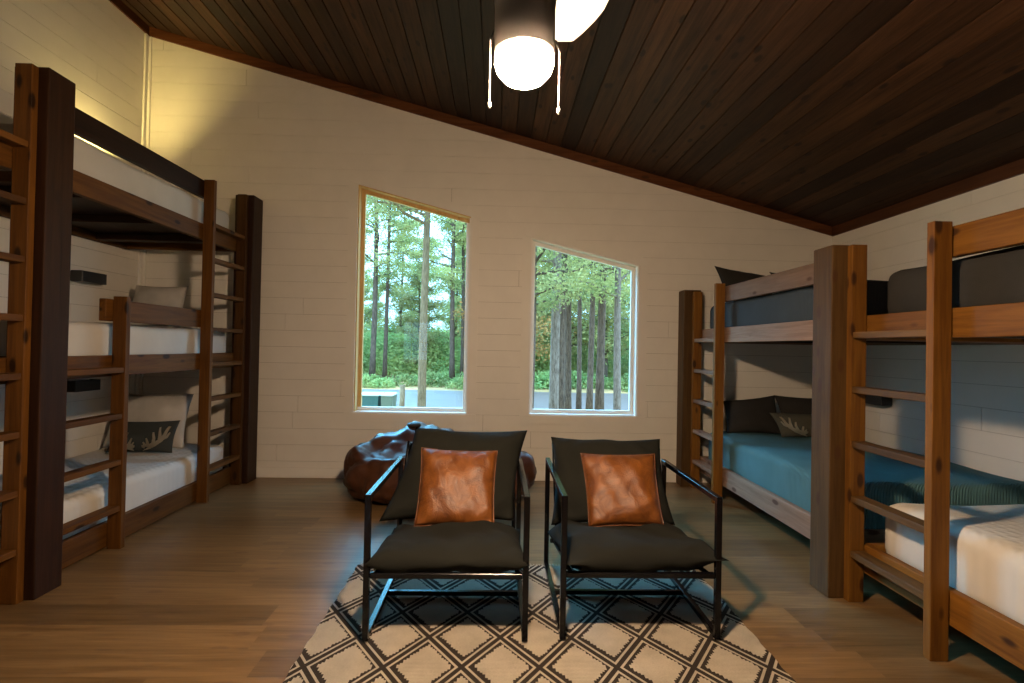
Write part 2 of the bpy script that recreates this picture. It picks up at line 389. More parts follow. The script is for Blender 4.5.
bm = bmesh.new(); tube(bm, [(DX1-.09, YF-.02, .95), (DX1-.09, YF+.03, .95)], .012, 12); lathe(bm, [(0, -.028), (.02, -.02), (.028, 0), (.02, .02), (0, .028)], (DX1-.09, YF+.05, .95), 16)
link('door_handle', bm, black_metal, door, True)
# ------------------------------------------------------------------ bunk beds
RZ = [.26, .535, .81, 1.085, 1.36, 1.635, 1.91, 2.18]     # tops of the ladder rungs
def bunk(side, name, label, y0, y1, levels, ladders, woods, posts, top, depth_x, group=None):
    """side -1 left wall / +1 right wall. y0..y1 = clear span between posts. levels: dicts of rail/guard heights.
    ladders: list of (y_post0, y_board, z_top). woods = dict of materials."""
    if side < 0:
        pf, pb, bf, bb, rf, rb, wall = -2.18, -2.345, -2.225, -2.305, -2.307, -2.347, XL+.016
    else:
        pf, pb, bf, bb, rf, rb, wall = 1.712, 1.872, 1.79, 1.868, 1.874, 1.914, XR-.016
    t = thing(name, ((pf+wall)/2, (y0+y1)/2, 0), label, 'bunk bed', group)
    lo, hi = lambda a, b: min(a, b), lambda a, b: max(a, b)
    def bb_(nm, xa, xb, ya, yb, za, zb, m, bev=.004): return B(nm, lo(xa, xb), hi(xa, xb), ya, yb, za, zb, m, t, bev)
    for (pa, pb_) in posts:
        if side < 0: bb_('post', pf, pb, pa, pb_, .0005, top, woods['post'][2], .006)
        else: bb_('post', pf, pb, pa, pb_, .0005, top, woods['post'][2], .006)
    for L in levels:
        ry0, ry1 = y0+.001, y1-.001
        bb_('side_rail', rf, rb, ry0, ry1, L['rail'][0], L['rail'][1], L.get('wood', woods['rail'])[1])
        inner = wall-(-.002 if side < 0 else .002)
        bb_('wall_rail', inner, inner-side*.038, ry0, ry1, L['rail'][0], L['rail'][1], woods['rail'][1])
        for ya, yb, nm in ((ry0, ry0+.038, 'end_rail'), (ry1-.038, ry1, 'end_rail')):
            bb_(nm, rb+side*.001, inner-side*.039, ya, yb, L['rail'][0], L['rail'][1]-.001, woods['rail'][0])
        pz = L['rail'][0]+.065
        bb_('bed_deck', rb+side*.001, inner-side*.039, ry0+.0385, ry1-.0385, pz, pz+.02, woods['deck'][1], .001)
        if L.get('slats'):
            for s in range(3):
                yy = ry0+.35+s*(ry1-ry0-.7)/2
                bb_('cross_slat', rb+side*.001, inner-side*.039, yy-.045, yy+.045, pz-.055, pz-.0005, woods['deck'][0], .002)
        if 'guard' in L:
            ga, gb = L['gspan']
            bb_('guard_rail', rf, rb, ga, gb, L['guard'][0], L['guard'][1], L.get('gwood', L.get('wood', woods['rail']))[1])
    # ladder: a flat board beside the big post, a ladder post, rungs between them
    for (lp0, bd0, ztop_, zb) in ladders:
        bb_('ladder_board', bf, bb, bd0, bd0+.038, .0005, zb, woods['board'][2], .003)
        bb_('ladder_post', bf-side*.0, bb, lp0, lp0+.038, .0005, ztop_, woods['lpost'][2], .003)
        a, b = (lp0+.0385, bd0-.0005) if lp0 < bd0 else (bd0+.0385, lp0-.0005)
        for z in RZ:
            if z < ztop_-.20:
                bb_('rung', bf+side*.006, bb-side*.002, a, b, z-.032, z, woods['rung'][1], .003)
    return t
wl = dict(post=darkw, rail=leftw, deck=darkw, board=leftw, lpost=leftw, rung=leftw)
wr = dict(post=midw, rail=stain, deck=darkw, board=stain, lpost=stain, rung=midw)
wrf = dict(post=midw, rail=pale, deck=darkw, board=stain, lpost=stain, rung=pale)
lev_l = [dict(rail=(.012, .155)), dict(rail=(1.030, 1.155), guard=(1.36, 1.492), slats=True), dict(rail=(2.045, 2.167), guard=(2.372, 2.505), slats=True, gwood=darkw)]
def LV(levs, spans):
    out = []
    for l, s in zip(levs, spans):
        d = dict(l)
        if s: d['gspan'] = s
        out.append(d)
    return out
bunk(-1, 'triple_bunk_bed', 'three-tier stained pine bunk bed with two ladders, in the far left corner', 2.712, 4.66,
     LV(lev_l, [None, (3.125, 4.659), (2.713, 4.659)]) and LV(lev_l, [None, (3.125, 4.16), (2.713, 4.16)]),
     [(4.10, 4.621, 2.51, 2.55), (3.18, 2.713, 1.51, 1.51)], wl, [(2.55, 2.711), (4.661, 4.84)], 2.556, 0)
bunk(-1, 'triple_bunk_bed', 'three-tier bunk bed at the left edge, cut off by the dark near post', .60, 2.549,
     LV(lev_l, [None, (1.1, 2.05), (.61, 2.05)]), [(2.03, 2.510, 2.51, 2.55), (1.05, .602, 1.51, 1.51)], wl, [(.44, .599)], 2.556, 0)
lev_r = [dict(rail=(.145, .287)), dict(rail=(1.325, 1.447), guard=(1.66, 1.787), slats=True)]
bunk(1, 'double_bunk_bed', 'two-tier bunk bed with pale knotty pine rails in the far right corner', 2.782, 4.74,
     LV(lev_r, [None, (2.783, 4.26)]), [(4.225, 4.701, 1.81, 1.79)], wrf, [(2.62, 2.781), (4.741, 4.885)], 1.81, 0)
bunk(1, 'double_bunk_bed', 'two-tier orange-stained bunk bed cut off by the right edge of the photo', .68, 2.619,
     LV(lev_r, [None, (.69, 2.125)]), [(2.086, 2.580, 1.805, 1.805)], wr, [(.52, .679)], 1.81, 0)

# ------------------------------------------------------------------ mattresses
def mattress(x0, x1, y0, y1, z0, z1, m, label, name='mattress', r=.055, cat='mattress', seed=0):
    bm = bmesh.new(); box(bm, x0, x1, y0, y1, z0, z1, r, 5)
    # subdivide the big faces and let the cloth lie unevenly

    for ax, a, b in ((1, y0+r, y1-r), (0, x0+r, x1-r)):
        n = 18 if ax == 1 else 9
        for k in range(1, n):
            co = [0, 0, 0]; no = [0, 0, 0]; co[ax] = a+(b-a)*k/n; no[ax] = 1
            bmesh.ops.bisect_plane(bm, geom=bm.verts[:]+bm.edges[:]+bm.faces[:], plane_co=co, plane_no=no)
    for v in bm.verts:
        top = (v.co.z-z0)/(z1-z0)
        if top > .5:
            v.co.z += (.006*math.sin(v.co.x*9+seed)+.006*math.sin(v.co.y*7+seed*2) - .004)*top
        s = math.sin(v.co.y*17+seed)*.003 + math.sin(v.co.y*41+seed*3)*.0015
        if v.co.x < (x0+x1)/2-.2: v.co.x -= s-.002
    return tag(link(name, bm, m, None, True), label, cat)
LX0, LX1 = XL+.06, -2.352
RX0, RX1 = 1.92, XR-.06
mattress(LX0, LX1, 2.76, 4.62, .098, .365, white_q, 'white quilted mattress on the bottom tier of the far left bunk', seed=1)
mattress(LX0, LX1, 2.76, 4.62, 1.117, 1.355, white_s, 'white mattress on the middle tier of the far left bunk', seed=2)
mattress(LX0, LX1, 2.76, 4.62, 2.132, 2.385, white_s, 'white mattress on the top tier of the far left bunk', seed=3)
mattress(LX0, LX1, .64, 2.505, .098, .365, white_q, 'white mattress on the bottom tier of the bunk cut by the left edge', seed=4)
mattress(LX0, LX1, .64, 2.505, 1.117, 1.355, white_s, 'white mattress on the middle tier of the bunk cut by the left edge', seed=5)
mattress(LX0, LX1, .64, 2.505, 2.132, 2.385, white_s, 'white mattress on the top tier of the bunk cut by the left edge', seed=6)
mattress(RX0, RX1, 2.83, 4.70, .232, .53, teal_q, 'mattress under a blue-grey quilt on the lower tier of the far right bunk', seed=7)
mattress(RX0, RX1, 2.83, 4.70, 1.412, 1.675, slate_q, 'mattress under a slate quilt on the upper tier of the far right bunk', seed=8)
mattress(RX0, RX1, .73, 2.555, .232, .53, white_q, 'white quilted mattress on the lower tier of the near right bunk', seed=9, r=.07)
mattress(RX0, RX1, .73, 2.555, 1.412, 1.672, dark_mat, 'dark grey mattress on the upper tier of the near right bunk', seed=10, r=.07)

# ------------------------------------------------------------------ pillows
def lerp(a, b, t): return a+(b-a)*t
class Cushion:
    """pillow stretched over four world corners (bl, br, tr, tl) with thickness t"""
    def __init__(s, bl, br, tr, tl, t, pinch=.07, edge=.10, sag=0.0, seed=0, flat=2.4, wr=.004):
        s.c = [Vector(v) for v in (bl, br, tr, tl)]; s.t = t; s.p = pinch; s.e = edge; s.sag = sag; s.seed = seed; s.flat = flat; s.wr = wr
        s.n = ((s.c[1]-s.c[0]).cross(s.c[3]-s.c[0])).normalized()
    def at(s, u, v, side=1, lift=0.0):
        # pull the middle of each side inwards so the corners stand out
        a, b = 2*u-1, 2*v-1
        u2 = .5+.5*a*(1-s.p*(1-b*b)**1.0*abs(a)); v2 = .5+.5*b*(1-s.p*(1-a*a)*abs(b))
        p = lerp(lerp(s.c[0], s.c[1], u2), lerp(s.c[3], s.c[2], u2), v2)
        h = max(0, (1-abs(a)**s.flat))**.62*max(0, (1-abs(b)**s.flat))**.62
        w = s.wr*(math.sin(7*u+s.seed+3*v)+.7*math.sin(13*v-5*u+s.seed*2)+.5*math.sin(23*u+11*v+s.seed*3))*min(1, 3*h)
        crease = -s.wr*2.0*math.exp(-((abs(a)+abs(b)-1.45)/.12)**2)*math.sin(9*(u-v)+s.seed)
        p = p + s.n*side*(s.t*.5*h+w+crease*h+lift)
        p.z -= s.sag*(1-a*a)*max(0, v-.2)
        return p
    def mesh(s, N_=26):
        bm = bmesh.new(); g = [[[None]*(N_+1) for _ in range(N_+1)] for _ in range(2)]
        for i in range(N_+1):
            for j in range(N_+1):
                ei = i in (0, N_) or j in (0, N_)
                f = bm.verts.new(s.at(i/N_, j/N_, 1)); g[0][i][j] = f
                g[1][i][j] = f if ei else bm.verts.new(s.at(i/N_, j/N_, -1))
        for i in range(N_):
            for j in range(N_):
                bm.faces.new((g[0][i][j], g[0][i+1][j], g[0][i+1][j+1], g[0][i][j+1]))
                bm.faces.new((g[1][i][j], g[1][i][j+1], g[1][i+1][j+1], g[1][i+1][j]))
        return bm
    def piping(s, r=.0028, N_=24):
        bm = bmesh.new(); pts = [s.at(i/N_, 0) for i in range(N_)]+[s.at(1, i/N_) for i in range(N_)]+[s.at(1-i/N_, 1) for i in range(N_)]+[s.at(0, 1-i/N_) for i in range(N_)]
        tube(bm, pts+[pts[0]], r, 6, cap=False); return bm
def pillow(cu, m, name, label, cat='pillow', parent=None, pipe=None, group=None):
    if pipe is None:
        o = link(name, cu.mesh(), m, parent, True)
        return tag(o, label, cat, group) if parent is None else o
    c = sum(cu.c, Vector())/4; zmin = min(v.z for v in cu.c)
    t = thing(name, (c.x, c.y, zmin), label, cat, group)
    link('cover', cu.mesh(), m, t, True); link('piping', cu.piping(), pipe, t, True)
    return t
def antlers(cu, t, m):
    def stroke(bm, pts, w0, w1):
        n = len(pts)
        sm = []
        for i in range(n-1):
            for k in range(5): sm.append((lerp(pts[i][0], pts[i+1][0], k/5), lerp(pts[i][1], pts[i+1][1], k/5)))
        sm.append(pts[-1])
        L, R = [], []
        A = (cu.c[1]-cu.c[0]).length; Bh = (cu.c[3]-cu.c[0]).length
        for i, p in enumerate(sm):
            a = sm[max(i-1, 0)]; b = sm[min(i+1, len(sm)-1)]
            dx, dy = (b[0]-a[0])*A, (b[1]-a[1])*Bh; l = math.hypot(dx, dy) or 1
            w = lerp(w0, w1, i/(len(sm)-1))*1.0
            L.append(bm.verts.new(cu.at(p[0]-dy/l*w/A, p[1]+dx/l*w/Bh, 1, .003))); R.append(bm.verts.new(cu.at(p[0]+dy/l*w/A, p[1]-dx/l*w/Bh, 1, .003)))
        for i in range(len(sm)-1): bm.faces.new((L[i], R[i], R[i+1], L[i+1]))
    for nm, fl in (('antler_motif', 0), ('antler_motif', 1)):
        bm = bmesh.new()
        def M(q): return [((1-u) if fl else u, v) for u, v in q]
        stroke(bm, M([(.44, .10), (.34, .14), (.24, .22), (.16, .36), (.12, .55), (.10, .80)]), .022, .010)
        stroke(bm, M([(.36, .13), (.36, .26), (.39, .40)]), .016, .006)
        stroke(bm, M([(.27, .19), (.27, .40), (.30, .58)]), .016, .006)
        stroke(bm, M([(.18, .32), (.20, .55), (.23, .76)]), .016, .006)
        stroke(bm, M([(.15, .40), (.09, .46), (.06, .60)]), .013, .005)
        stroke(bm, M([(.42, .10), (.40, .20), (.43, .28)]), .014, .005)
        r = bmesh.ops.solidify(bm, geom=bm.faces[:], thickness=.0015)
        link(nm, bm, m, t, True)

# left, bottom tier
pillow(Cushion((-3.22, 4.36, .36), (-2.56, 4.36, .36), (-2.57, 4.50, .80), (-3.23, 4.50, .80), .15, seed=1), white_pil, 'pillow', 'large white pillow standing at the far end of the bottom left bunk')
cu = Cushion((-3.03, 4.14, .37), (-2.53, 4.16, .37), (-2.52, 4.24, .615), (-3.02, 4.24, .60), .10, seed=2)
t = thing('lumbar_pillow', (-2.78, 4.18, .37), 'dark antler lumbar pillow on the white bed of the bottom left bunk', 'pillow')
antler_dark = fabric('dark_green_grey_linen', (.045,.05,.046), 300)
link('cover', cu.mesh(), antler_dark, t, True); antlers(cu, t, cream)
# left, middle tier
pillow(Cushion((-3.13, 4.44, 1.36), (-2.66, 4.44, 1.36), (-2.68, 4.58, 1.725), (-3.13, 4.58, 1.725), .15, seed=3), white_pil, 'pillow', 'white pillow propped at the far end of the middle left bunk')
# right, lower tier
pillow(Cushion((2.03, 4.52, .53), (2.53, 4.52, .53), (2.54, 4.68, .86), (2.06, 4.68, .80), .16, seed=4), dark_pil, 'pillow', 'charcoal pillow at the head of the blue-grey bed, nearer the ladder')
pillow(Cushion((2.55, 4.52, .53), (3.09, 4.52, .53), (3.08, 4.68, .84), (2.53, 4.68, .86), .16, seed=5), dark_pil, 'pillow', 'charcoal pillow at the head of the blue-grey bed, nearer the wall')
cu = Cushion((2.43, 4.36, .53), (2.94, 4.36, .53), (2.94, 4.46, .72), (2.36, 4.44, .73), .09, seed=6)
t = thing('lumbar_pillow', (2.65, 4.4, .53), 'dark antler lumbar pillow on the blue-grey bed of the right bunk', 'pillow')
olive_p = fabric('olive_grey_linen', (.075,.072,.052), 300)
link('cover', cu.mesh(), olive_p, t, True); antlers(cu, t, cream)
# right, upper tier
pillow(Cushion((2.00, 4.50, 1.68), (2.42, 4.50, 1.68), (2.50, 4.62, 1.93), (1.93, 4.60, 2.015), .14, seed=7), dark_pil, 'pillow', 'black pillow poking above the guard rail of the upper far right bunk')
pillow(Cushion((2.50, 4.50, 1.68), (3.02, 4.50, 1.68), (3.02, 4.62, 1.93), (2.44, 4.62, 1.975), .14, seed=8), dark_pil, 'pillow', 'second black pillow on the upper far right bunk, beside the wall')

# ------------------------------------------------------------------ reading lights on the side walls
def sconce(side, y, z, label, lit=False):
    xw = XL+.0005 if side < 0 else XR-.0005
    s = -side
    t = thing('wall_sconce', (xw, y, z), label, 'wall light', 'box-shaped reading lights of the bunks')
    bm = bmesh.new(); w, h, d = .25, .085, .10
    xa, xb = sorted((xw, xw+s*.012)); box(bm, xa, xb, y-w/2+.01, y+w/2-.01, z-h/2+.005, z+h/2-.005); link('back_plate', bm, black_plastic, t)
    bm = bmesh.new()
    xa, xb = sorted((xw+s*(d-.006), xw+s*d)); box(bm, xa, xb, y-w/2, y+w/2, z-h/2, z+h/2, .002)
    xa, xb = sorted((xw+s*.0125, xw+s*(d-.0065)))
    box(bm, xa, xb, y-w/2, y-w/2+.005, z-h/2, z+h/2); box(bm, xa, xb, y+w/2-.005, y+w/2, z-h/2, z+h/2)
    box(bm, xa, xb, y-w/2+.0055, y+w/2-.0055, z-h/2, z-h/2+.004)
    if not lit: box(bm, xa, xb, y-w/2+.0055, y+w/2-.0055, z+.006, z+.03)
    link('shade', bm, black_plastic, t)
    if lit:
        e = bpy.data.materials.new('warm_led'); e.use_nodes = True; g = e.node_tree; g.nodes.clear()
        o_ = g.nodes.new('ShaderNodeOutputMaterial'); em = g.nodes.new('ShaderNodeEmission'); em.inputs[0].default_value = (1, .74, .24, 1); em.inputs[1].default_value = SCONCE_L
        g.links.new(em.outputs[0], o_.inputs[0])
        bm = bmesh.new(); xa, xb = sorted((xw+s*.03, xw+s*.07)); box(bm, xa, xb, y-.065, y+.065, z-.036, z-.020, .005, 2); link('led_module', bm, e, t)
    return t
SCONCE_L = 1300.0
sconce(-1, 4.215, 1.737, 'black box sconce above the middle tier of the far left bunk')
sconce(-1, 4.18, .885, 'black box sconce above the bottom tier of the far left bunk')
sconce(-1, 4.20, 2.64, 'lit box sconce above the top tier of the far left bunk', True)
sconce(1, 4.24, .878, 'black box sconce above the lower tier of the far right bunk')

# ------------------------------------------------------------------ rug
def rug_mat():
    m = newmat('woven_diamond_rug', (.6,.55,.45), .95, 0, .1); g = N(m)
    t = g.n('TexCoord'); sp = g.n('SeparateXYZ'); g.l(t.outputs['Object'], sp.inputs[0])
    def snap(v, s): return g.math('MULTIPLY', g.math('FLOOR', g.math('DIVIDE', v, s)), s)
    PX, PY, X0, Y0 = .3045, .418, -.267, 2.25
    def dist(x, y):
        a = g.math('DIVIDE', g.math('SUBTRACT', x, X0), PX); b = g.math('DIVIDE', g.math('SUBTRACT', y, Y0), PY)
        p = g.math('FRACT', g.math('ADD', g.math('ADD', a, b), 20)); q = g.math('FRACT', g.math('ADD', g.math('SUBTRACT', a, b), 20))
        p = g.math('MINIMUM', p, g.math('SUBTRACT', 1, p)); q = g.math('MINIMUM', q, g.math('SUBTRACT', 1, q))
        return g.math('MINIMUM', p, q)
    d = dist(sp.outputs[0], sp.outputs[1])
    ds = dist(snap(sp.outputs[0], .0105), snap(sp.outputs[1], .0105))
    core = g.math('LESS_THAN', d, .040); line = g.math('LESS_THAN', d, .082); outer = g.math('LESS_THAN', ds, .140)
    n = g.noise(g.coords((40, 160, 1)), 3, 3, .7); n2 = g.noise(g.coords(), 9, 4)
    creamc = g.ramp(g.math('ADD', g.math('MULTIPLY', n, .6), g.math('MULTIPLY', n2, .4)), [(.3, (.50,.45,.36)), (.62, (.76,.69,.57))])
    darkc = g.ramp(n, [(.3, (.042,.033,.027)), (.7, (.09,.074,.062))])
    c = g.mix(outer, creamc, darkc); c = g.mix(line, c, creamc); c = g.mix(core, c, darkc)
    g.l(c, g.b.inputs['Base Color'])
    w = g.n('TexWave', bands_direction='Y'); g.l(t.outputs['Object'], w.inputs['Vector']); w.inputs['Scale'].default_value = 38; w.inputs['Distortion'].default_value = 1.5
    g.bump(g.math('ADD', w.outputs['Fac'], n), .6, .005)
    return m
bm = bmesh.new()
RX_0, RX_1, RY_0, RY_1 = -.765, 1.156, 1.02, 2.985
nx, ny = 48, 48; gr = []
for i in range(nx+1):
    row = []
    for j in range(ny+1):
        x = lerp(RX_0, RX_1, i/nx); y = lerp(RY_0, RY_1, j/ny)
        if i in (0, nx): x += .004*math.sin(j*1.7)
        if j in (0, ny): y += .005*math.sin(i*1.3)
        z = .0085 + .0012*math.sin(x*9+y*4) 
        row.append(bm.verts.new((x, y, z)))
    gr.append(row)
for i in range(nx):
    for j in range(ny): bm.faces.new((gr[i][j], gr[i+1][j], gr[i+1][j+1], gr[i][j+1]))
bmesh.ops.solidify(bm, geom=bm.faces[:], thickness=.007)
mnz = min(v.co.z for v in bm.verts)
for v in bm.verts: v.co.z = max(v.co.z-mnz+.0006, .0006)
rug = thing('area_rug', ((RX_0+RX_1)/2, 2.0, 0), 'flat woven cream rug with dark double-line diamonds under the chairs', 'rug')
rm = rug_mat(); ro = link('woven_field', bm, rm, rug); ro.location = -rug.location
for yy, s in ((RY_1, 1), (RY_0, -1)):
    bm = bmesh.new(); n = 120
    for i in range(n):
        x = lerp(RX_0+.008, RX_1-.008, (i+.5)/n); r = random.Random(i+s)
        l = r.uniform(.018, .03); dx = r.uniform(-.008, .008)
        tube(bm, [(x, yy-s*.004, .006), (x+dx*.5, yy+s*l*.5, .005), (x+dx, yy+s*l, .002)], [.002, .002, .0012], 4)
    f = tag(link('fringe', bm, newmat('rug_fringe', (.55,.50,.41), .9), rug), kind='stuff')

# ------------------------------------------------------------------ lounge chairs
def chair(cx, y0, label, back, seat, seed):
    """sled-frame sling chair; cx centre between the front legs"""
    h, w, L, r = .62, .335, .745, .0125
    zf = .0085
    t = thing('lounge_chair', (cx, y0+.37, zf), label, 'armchair', None)
    def side(s):
        bm = bmesh.new(); x = cx+s*w; ya, yb = y0, y0+L
        box(bm, x-r, x+r, ya-r, ya+r, zf, h, .002); box(bm, x-r, x+r, yb-r, yb+r, zf, h, .002)
        box(bm, x-r, x+r, ya+r+.0003, yb-r-.0003, zf, zf+2*r, .002); box(bm, x-r, x+r, ya+r+.0003, yb-r-.0003, h-2*r, h, .002)
        return bm
    for s in (-1, 1): link('side_frame', side(s), black_metal, t)
    k = w-r-.001
    bm = bmesh.new(); box(bm, cx-k, cx+k, y0-.010, y0+.012, .268, .292, .003); link('front_rail', bm, black_metal, t)
    bm = bmesh.new(); box(bm, cx-k, cx+k, y0+.385, y0+.407, zf+.001, zf+.024, .003); link('cross_bar', bm, black_metal, t)
    bm = bmesh.new(); box(bm, cx-k, cx+k, y0+.66, y0+.68, .165, .187, .003); link('rear_rail', bm, black_metal, t)
    for s in (-1, 1):
        bm = bmesh.new(); x = cx+s*(w-.035)
        tube(bm, [(x, y0+.014, .280), (x, y0+.35, .232), (x, y0+.66, .176)], .010, 8); link('seat_rail', bm, black_metal, t, True)
        bm = bmesh.new()
        tube(bm, [(x, y0+.50, .215), (x, y0+.60, .36), (x, y0+.76, .66), (x, y0+.785, .70)], .010, 8); link('back_rod', bm, black_metal, t, True)
        bm = bmesh.new(); tube(bm, [(cx+s*(w-.001-r), y0+.745, .20), (x, y0+.66, .18)], .008, 8); link('brace', bm, black_metal, t, True)
    # slings
    bm = bmesh.new(); a = w-.04
    P = [[bm.verts.new((cx-a+2*a*i/10, y0+.02+.62*j/8, .297-.115*j/8-.018*math.sin(math.pi*i/10)*math.sin(math.pi*(j+.5)/9))) for j in range(9)] for i in range(11)]
    for i in range(10):
        for j in range(8): bm.faces.new((P[i][j], P[i+1][j], P[i+1][j+1], P[i][j+1]))
    bmesh.ops.solidify(bm, geom=bm.faces[:], thickness=.003); link('seat_sling', bm, olive, t, True)
    bm = bmesh.new()
    P = [[bm.verts.new((cx-a+2*a*i/10, y0+.585+.20*j/8, .33+.36*j/8)) for j in range(9)] for i in range(11)]
    for i in range(10):
        for j in range(8): bm.faces.new((P[i][j], P[i+1][j], P[i+1][j+1], P[i][j+1]))
    bmesh.ops.solidify(bm, geom=bm.faces[:], thickness=.003); link('back_sling', bm, olive, t, True)
    cs = Cushion(*seat, .145, pinch=.05, seed=seed, flat=4.2, wr=.009); link('seat_cushion', cs.mesh(32), olive, t, True)
    cb = Cushion(*back, .14, pinch=.075, seed=seed+3, flat=4.2, wr=.009); link('back_cushion', cb.mesh(32), olive, t, True)
    return t
chair(-.195, 2.215, 'black metal frame lounge chair with charcoal cushions, the left one on the rug',
      [(-.590, 2.70, .342), (.105, 2.72, .345), (.185, 3.02, .770), (-.460, 3.02, .778)],
      [(-.535, 2.185, .335), (.155, 2.185, .335), (.140, 2.80, .275), (-.530, 2.80, .275)], 1)
chair(.638, 2.235, 'black metal frame lounge chair with charcoal cushions, the right one on the rug',
      [(.300, 2.72, .325), (.955, 2.72, .33), (.955, 3.00, .735), (.320, 3.00, .738)],
      [(.315, 2.195, .335), (1.015, 2.215, .352), (.965, 2.82, .275), (.285, 2.80, .265)], 5)
pillow(Cushion((-.395, 2.61, .350), (.002, 2.61, .340), (.012, 2.86, .680), (-.402, 2.86, .692), .15, pinch=.05, seed=11, flat=3, wr=.006), cognac, 'throw_pillow', 'cognac leather throw pillow on the left lounge chair', pipe=cognac)
pillow(Cushion((.480, 2.62, .350), (.862, 2.62, .355), (.878, 2.85, .677), (.470, 2.85, .675), .15, pinch=.05, seed=14, flat=3, wr=.006), cognac, 'throw_pillow', 'cognac leather throw pillow on the right lounge chair', pipe=cognac)

# ------------------------------------------------------------------ bean bag
def bean_bag():
    from mathutils import noise as mn
    cx, cy = -.460, 4.385
    t = thing('bean_bag', (cx, cy, 0), 'large brown leather bean bag on the floor under the left window', 'bean bag')
    bm = bmesh.new(); nu, nv = 140, 64; rows = []
    for j in range(nv+1):
        a = math.pi*j/nv
        row = []
        for i in range(nu):
            th = 2*math.pi*i/nu
            ca, sa = math.cos(a), math.sin(a)
            r = sa**.30 if sa > 0 else 0
            zc = .5-.5*math.copysign(abs(ca)**.66, ca)
            x = .80*r*math.copysign(abs(math.cos(th))**.85, math.cos(th)); y = .46*r*math.copysign(abs(math.sin(th))**.85, math.sin(th))
            sh = 1-.13*zc**2; x = x*sh; y = y*sh
            hgt = .455 + .13*math.exp(-((x+.24)/.30)**2)*(.55+.45*max(-1, min(1, y/.3)))
            z = zc*hgt
            # dent where someone sat, with a rim around it
            z -= .13*zc**2*math.exp(-((x+.38)/.20)**4)*math.exp(-((y+.20)/.16)**4)
            p = Vector((x, y, z))
            n1 = mn.ridged_multi_fractal(p*3.2+Vector((3, 1, 2)), 1.0, 2.0, 3, 1.0, 2.0) if False else abs(mn.noise(p*5.0+Vector((1.7, 0, 4))))
            n2 = abs(mn.noise(p*11.0)); n3 = mn.noise(p*2.2)
            k = min(1, z/.12)
            d = (-.085*(.25-n1) - .035*(.25-n2) + .035*n3)*k
            nn = Vector((x/.8, y/.46, (zc-.3)*1.6)); nn.normalize()
            q = p+nn*d
            row.append(bm.verts.new((cx+q.x, cy+q.y, max(q.z, 0)+.0008)))
            if j in (0, nv): break
        rows.append(row)
    for j in range(nv):
        a, b = rows[j], rows[j+1]
        for i in range(nu):
            k = (i+1) % nu
            if len(a) == 1: bm.faces.new((a[0], b[k], b[i]))
            elif len(b) == 1: bm.faces.new((a[i], a[k], b[0]))
            else: bm.faces.new((a[i], a[k], b[k], b[i]))
    zt_ = max(v.co.z for v in bm.verts if abs(v.co.x+.70) < .06 and abs(v.co.y-cy-.1) < .06)
    link('bag_body', bm, brown_lea, t, True)
    bm = bmesh.new()
    lathe(bm, [(0, -.02), (.05, -.02), (.062, -.004), (.05, .012), (.02, .018), (0, .018)], (-.70, cy+.10, zt_+.002), 24); link('top_cap', bm, newmat('dark_leather_cap', (.02,.014,.012), .6, 0, .3), t, True)
bean_bag()

